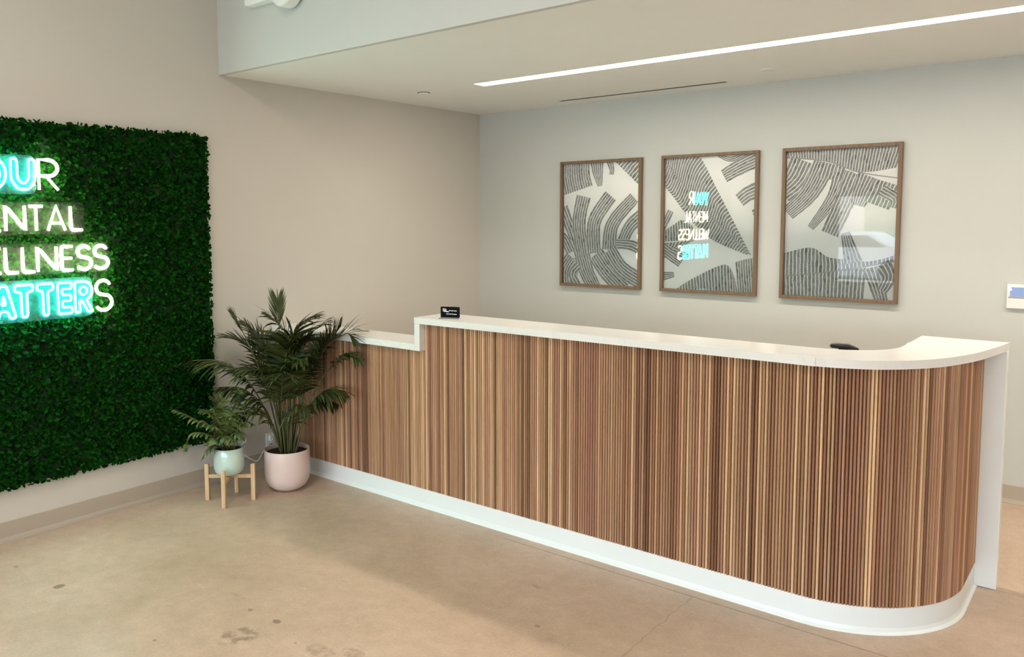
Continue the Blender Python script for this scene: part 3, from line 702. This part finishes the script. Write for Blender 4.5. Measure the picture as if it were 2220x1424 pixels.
# pink pot with the palm
PX, PYp = .437, -2.408
palm = tag(empty('potted_palm', (PX, PYp, 0)), 'tall dark green palm with long arching fronds in a round blush pink pot', 'potted plant')
pot([(0, .0), (.05, .0), (.085, .008), (.112, .03), (.128, .062), (.1335, .10), (.1345, .16), (.1335, .240), (.1315, .245), (.1285, .243), (.1275, .235), (.127, .20), (0, .195)], 'pot', PINK, palm)
d = MB(); d.lathe([(0, .222), (.06, .226), (.1265, .218)], n=40); d.build('soil', SOIL, palm, True)
rp = random.Random(5)
FRONDS = [  # control points (across, height, towards viewer), leaflet count, length, width, droop, start
 ([(0.00, .20, 0), (-.02, .60, .0), (-.03, .95, .0), (-.035, 1.12, .0)], 9, .17, .0065, .0, .70, .42, .2),
 ([(-.02, .20, .02), (-.10, .60, .04), (-.20, .88, .05), (-.29, 1.06, .05)], 9, .11, .011, .1, .76, .35, .05),
 ([(-.02, .20, .03), (-.14, .58, .10), (-.30, .78, .14), (-.50, .80, .14)], 26, .22, .013, 1.1, .36, .8, .1),
 ([(.0, .20, .0), (-.10, .60, -.02), (-.22, .85, -.04), (-.37, .92, -.05)], 20, .16, .012, .5, .45, .8, .15),
 ([(.02, .20, .02), (.0, .62, .06), (.06, .92, .10), (.20, 1.05, .12)], 24, .22, .013, .7, .45, .9, .2),
 ([(.02, .20, .0), (.03, .60, .0), (.02, .90, .0), (-.08, 1.04, .02)], 24, .24, .014, .8, .45, .95, .2),
 ([(.04, .20, .02), (.10, .55, .02), (.20, .80, .02), (.36, .93, .02), (.44, .90, .02)], 26, .23, .012, .5, .45, .85, .35),
 ([(.05, .20, .0), (.14, .52, .0), (.28, .74, .0), (.42, .82, .0), (.50, .80, .0)], 24, .20, .012, .8, .45, .85, .15),
 ([(.05, .20, .03), (.14, .48, .08), (.25, .62, .12), (.36, .62, .14)], 22, .20, .013, 1.3, .35, .85, .0),
 ([(-.03, .20, .0), (-.10, .48, .06), (-.22, .62, .10), (-.34, .64, .12)], 22, .18, .013, 1.3, .35, .8, .0),
 ([(.0, .20, .04), (.0, .50, .12), (.03, .70, .22), (.06, .76, .32)], 20, .20, .013, 1.0, .4, .85, .1),
 ([(.02, .20, -.03), (.08, .55, -.08), (.16, .78, -.10), (.20, .86, -.14)], 22, .22, .013, .7, .4, .85, .1),
 ([(-.01, .20, -.03), (-.06, .55, -.08), (-.12, .78, -.12), (-.16, .88, -.16)], 22, .2, .013, .7, .4, .85, .1),
 ([(.03, .20, .02), (.05, .50, .05), (.10, .70, .10), (.18, .78, .14)], 22, .20, .013, .9, .4, .9, .1),
 ([(.00, .20, .02), (-.04, .50, .05), (-.08, .70, .10), (-.14, .76, .16)], 22, .20, .013, .9, .4, .9, .1),
 ([(.03, .20, -.01), (.12, .45, -.02), (.20, .54, -.02), (.28, .52, -.02)], 18, .16, .012, 1.3, .4, .9, .0),
 ([(.02, .20, .0), (.03, .55, .03), (.05, .80, .05), (.10, .90, .08)], 22, .22, .013, .8, .4, .9, .1),
]
FRONDS += [
 ([(.01, .20, .03), (.03, .55, .08), (.08, .76, .14), (.16, .82, .20)], 26, .22, .014, 1.0, .35, .9, .1),
 ([(-.02, .20, .03), (-.05, .52, .08), (-.12, .72, .14), (-.20, .76, .18)], 26, .22, .014, 1.0, .35, .9, .1),
 ([(.0, .20, .0), (-.06, .62, .0), (-.13, .86, .0), (-.22, .98, .0)], 24, .20, .013, .6, .4, .8, .2),
 ([(.02, .20, .0), (.06, .62, .0), (.12, .88, .02), (.24, 1.0, .02)], 24, .22, .013, .7, .4, .85, .2),
 ([(.02, .20, .04), (.05, .42, .10), (.10, .54, .16), (.16, .54, .20)], 18, .17, .013, 1.3, .3, .9, .0),
 ([(-.02, .20, .04), (-.07, .42, .10), (-.13, .52, .14), (-.20, .50, .16)], 18, .16, .013, 1.3, .3, .9, .0),
 ([(.03, .20, .0), (.12, .60, .02), (.24, .84, .03), (.34, .98, .03)], 24, .20, .013, .4, .5, .8, .4),
]
def keep_clear(mb, base):
    '''leaves bend off the desk front, the wall and the leafy panel instead of passing through them'''
    for i, (x, y, z) in enumerate(mb.v):
        X, Y, Z = x+base[0], y+base[1], z+base[2]
        if Z < .935 and Y > -2.185 and X > 0: Y = -2.185-.15*max(0, min(.1, (Y+2.185)*.2))
        lim = .085 if Y < -2.60 else .012
        if X < lim: X = lim+.01
        mb.v[i] = (X-base[0], Y-base[1], z)
    return mb
for c, n, L, w, dr, st, an, up in FRONDS:
    keep_clear(frond(c, int(n*1.25), L, w*1.15, dr, st, .0048, an, up, rp), (PX, PYp, 0)).build('frond', None, palm, False, [PALMS, PALM])
d = MB()
for i in range(9):
    a = rp.uniform(0, 6.28); r0 = rp.uniform(.01, .05); d.tube([(math.cos(a)*r0, math.sin(a)*r0, .21), (math.cos(a)*r0*1.2, math.sin(a)*r0*1.2, .33), (math.cos(a)*r0*1.7, math.sin(a)*r0*1.7, .46)], .008, 7, rr=[.010, .0085, .005])
d.build('cane_cluster', PALMS, palm, True)

# plant stand and mint pot
SXc, SYc = .349, -2.747
st = tag(empty('plant_stand', (SXc, SYc, 0)), 'low pale wooden four legged plant stand under the mint pot', 'plant stand')
legs = [(.079, -.103), (.106, .065), (-.103, -.053), (-.079, .103)]
legs = [(.085, -.101), (.101, .085), (-.101, -.085), (-.085, .101)]
for (x, y) in legs:
    t_ = math.atan2(y, x); d = MB(); d.box(-.012, .012, -.011, .011, 0, .212); o = d.build('leg', PINE, st, bevel=.002); o.location = (x, y, 0); o.rotation_euler = (0, 0, t_)
for (a, b_, zo) in ((legs[0], legs[3], 0), (legs[2], legs[1], .0005)):
    t_ = math.atan2(b_[1]-a[1], b_[0]-a[0]); Lh = math.hypot(b_[1]-a[1], b_[0]-a[0])/2-.012
    d = MB(); d.box(-Lh, Lh, -.009, .009, .130+zo, .152-zo); o = d.build('crossbar', PINE, st, bevel=.001); o.location = ((a[0]+b_[0])/2, (a[1]+b_[1])/2, 0); o.rotation_euler = (0, 0, t_)
sm = tag(empty('potted_plant', (SXc-.003, SYc-.003, .1525)), 'small bushy green plant in a mint ceramic pot on the wooden stand', 'potted plant')
pot([(0, 0), (.045, 0), (.066, .006), (.080, .022), (.086, .05), (.0855, .09), (.082, .155), (.080, .158), (.077, .155), (.077, .13), (0, .13)], 'pot', MINT, sm)
d = MB(); d.lathe([(0, .145), (.04, .147), (.0765, .142)], n=36); d.build('soil', SOIL, sm, True)
rs = random.Random(9)
SM = [([(0, .14, 0), (-.01, .25, .0), (-.02, .36, .01), (-.03, .44, .02)], 11, .075), ([(.01, .14, .0), (.03, .26, .0), (.06, .36, .0), (.09, .40, .0)], 11, .085), ([(.0, .14, .0), (.04, .24, .02), (.09, .30, .02), (.13, .30, .02)], 10, .085),
      ([(-.01, .14, .01), (-.06, .24, .03), (-.12, .32, .05), (-.15, .30, .06)], 9, .07), ([(-.01, .14, .0), (-.08, .26, .04), (-.18, .34, .06), (-.28, .39, .07)], 9, .065), ([(-.01, .14, .02), (-.08, .24, .06), (-.18, .26, .10), (-.215, .16, .11)], 10, .06),
      ([(-.01, .14, .03), (-.05, .19, .07), (-.09, .17, .10), (-.12, .12, .11)], 8, .055), ([(0, .14, .02), (.0, .22, .06), (.01, .25, .10), (.03, .22, .12)], 9, .07), ([(0, .14, -.02), (.03, .27, -.05), (.05, .40, -.06), (.05, .46, -.06)], 10, .08),
      ([(-.01, .14, -.01), (-.05, .27, -.02), (-.07, .38, -.03), (-.10, .44, -.03)], 10, .07), ([(.0, .14, .01), (.02, .22, .03), (.07, .26, .06), (.10, .24, .08)], 9, .075), ([(0, .14, .01), (-.02, .24, .05), (-.05, .30, .09), (-.08, .31, .11)], 10, .07),
      ([(0, .14, .01), (.01, .26, .05), (.03, .34, .07), (.05, .36, .09)], 10, .075)]
SM += [([(0, .14, .0), (-.02, .24, .03), (-.05, .34, .05), (-.07, .40, .06)], 11, .075), ([(0, .14, .0), (.02, .26, .03), (.04, .36, .04), (.06, .43, .04)], 11, .08), ([(0, .14, .0), (.01, .20, .04), (.04, .24, .08), (.06, .22, .10)], 9, .07),
      ([(0, .14, .0), (-.03, .20, .05), (-.06, .23, .08), (-.09, .21, .10)], 9, .07), ([(0, .14, .0), (.05, .28, -.01), (.10, .36, -.02), (.14, .36, -.02)], 10, .08), ([(0, .14, .0), (-.06, .28, .0), (-.10, .36, .02), (-.14, .38, .02)], 10, .075)]
for c, n, L in SM:
    mb = keep_clear(frond(c, n+3, L, .017, 1.2, .22, .0028, 1.0, .15, rs), (SXc-.003, SYc-.003, .1525)); mb.build('leafy_stem', None, sm, False, [SMALLS, SMALLP])
d = MB()
for i in range(8):
    a = rs.uniform(0, 6.28); r0 = rs.uniform(.008, .04); d.tube([(math.cos(a)*r0, math.sin(a)*r0, .135), (math.cos(a)*r0*1.2, math.sin(a)*r0*1.2, .25)], .004, 6)
d.build('cane_cluster', SMALLS, sm, True)

# outlet and white cable by the corner
e = tag(empty('wall_outlet', (.001, -2.205, .165)), 'white wall outlet low on the left wall behind the palm pot', 'outlet')
d = MB(); d.box(0, .006, -.035, .035, -.057, .057); d.build('cover_plate', TRIMW, e, bevel=.002)
d = MB(); d.box(.0062, .03, -.018, .018, .008, .045); d.build('plug', TRIMW, e, bevel=.003)
for zz in (-.035,):
    d = MB(); d.box(.0062, .0085, -.014, .014, zz-.012, zz+.02); d.build('socket', GREY, e)
cb = [(.012, -2.56, .40), (.012, -2.50, .33), (.014, -2.455, .28), (.016, -2.400, .215), (.014, -2.44, .185), (.022, -2.43, .14), (.035, -2.37, .085), (.04, -2.33, .075), (.03, -2.28, .12), (.03, -2.22, .17), (.034, -2.205, .19)]
d = MB(); d.tube(smooth_pts(cb, 6), .0032, 8); tag(d.build('power_cable', TRIMW, None, True), 'thin white cable looping down the wall between the two plant pots', 'cable')
cb = [(.034, -2.200, .20), (.014, -2.19, .26), (.010, -2.17, .36), (.010, -2.15, .60), (.010, -2.145, .80)]
d = MB(); d.tube(smooth_pts(cb, 6), .0025, 8); tag(d.build('power_cable', TRIMW, None, True), 'thin white cable rising straight from the wall outlet behind the palm', 'cable')

# ------------------------------------------------------------------ outside, seen only mirrored in the picture glass
b = MB(); b.box(-30, 40, -70, YF-.2, -.35, -.25); tag(b.build('ground_outside', paint('pale_pavement', (.42, .41, .38), .8, 0)), 'pale pavement outside the windows', 'pavement', kind='structure')
def hill(y, h, x0, x1):
    vs = []; fs = []; nx = 40
    for i in range(nx+1):
        x = x0+(x1-x0)*i/nx; z = h*(.75+.25*noise.noise(Vector((x*.08, y, 0)))+.08*noise.noise(Vector((x*.4, y, 3))))
        vs += [(x, y+6, -.3), (x, y, z*.8), (x, y-8, z)]
    for i in range(nx):
        for j in range(2): a = i*3+j; fs.append((a, a+3, a+4, a+1))
    return mesh('hillside', vs, fs, paint('scrub_hillside', (.16, .20, .10), .9, .5, 3, .4), smooth=True)
tag(hill(-58, 4.5, -50, 50), 'low green hillside beyond the windows, mirrored in the right print', 'hill')
def car(x, y, col, label):
    e = tag(empty('parked_car', (x, y, -.25)), label, 'car', 'cars parked outside')
    d = MB(); prof = [(-2.1, .3), (-2.1, .75), (-1.3, .95), (-.7, 1.4), (.8, 1.42), (1.5, 1.0), (2.15, .9), (2.2, .3)]
    n = len(prof); d.add([(a, -.85, z) for a, z in prof]+[(a, .85, z) for a, z in prof], [tuple(range(n)), tuple(range(n, 2*n))[::-1]]+[(i, n+i, n+(i+1) % n, (i+1) % n) for i in range(n)]); d.build('body', paint('car_paint', col, .25, 0), e, bevel=.06)
    d = MB(); d.add([(a, .86, z) for a, z in [(-1.1, .98), (-.62, 1.32), (.75, 1.33), (1.25, 1.0)]], [(0, 1, 2, 3)]); d.build('side_window', DARK, e)
    for a in (-1.3, 1.4):
        for s in (-.8, .8):
            d = MB(); d.tube([(a, s-.1, .32), (a, s+.1, .32)], .32, 20); d.build('wheel', DARK, e)
car(-2.5, -21, (.8, .8, .8), 'white car parked outside the windows'); car(3.2, -22, (.5, .52, .55), 'silver car parked outside the windows')
e = tag(empty('outdoor_building', (-17, -46, -.3)), 'pale flat roofed building beyond the parked cars', 'building')
d = MB(); d.box(-8, 8, -4, 4, 0, 3.2); d.build('wall', paint('pale_stucco', (.62, .58, .52), .8, 0), e)
for i in range(5): d = MB(); d.box(-6.6+i*3, -5+i*3, 4.005, 4.05, 1, 2.4); d.build('window', DARK, e)
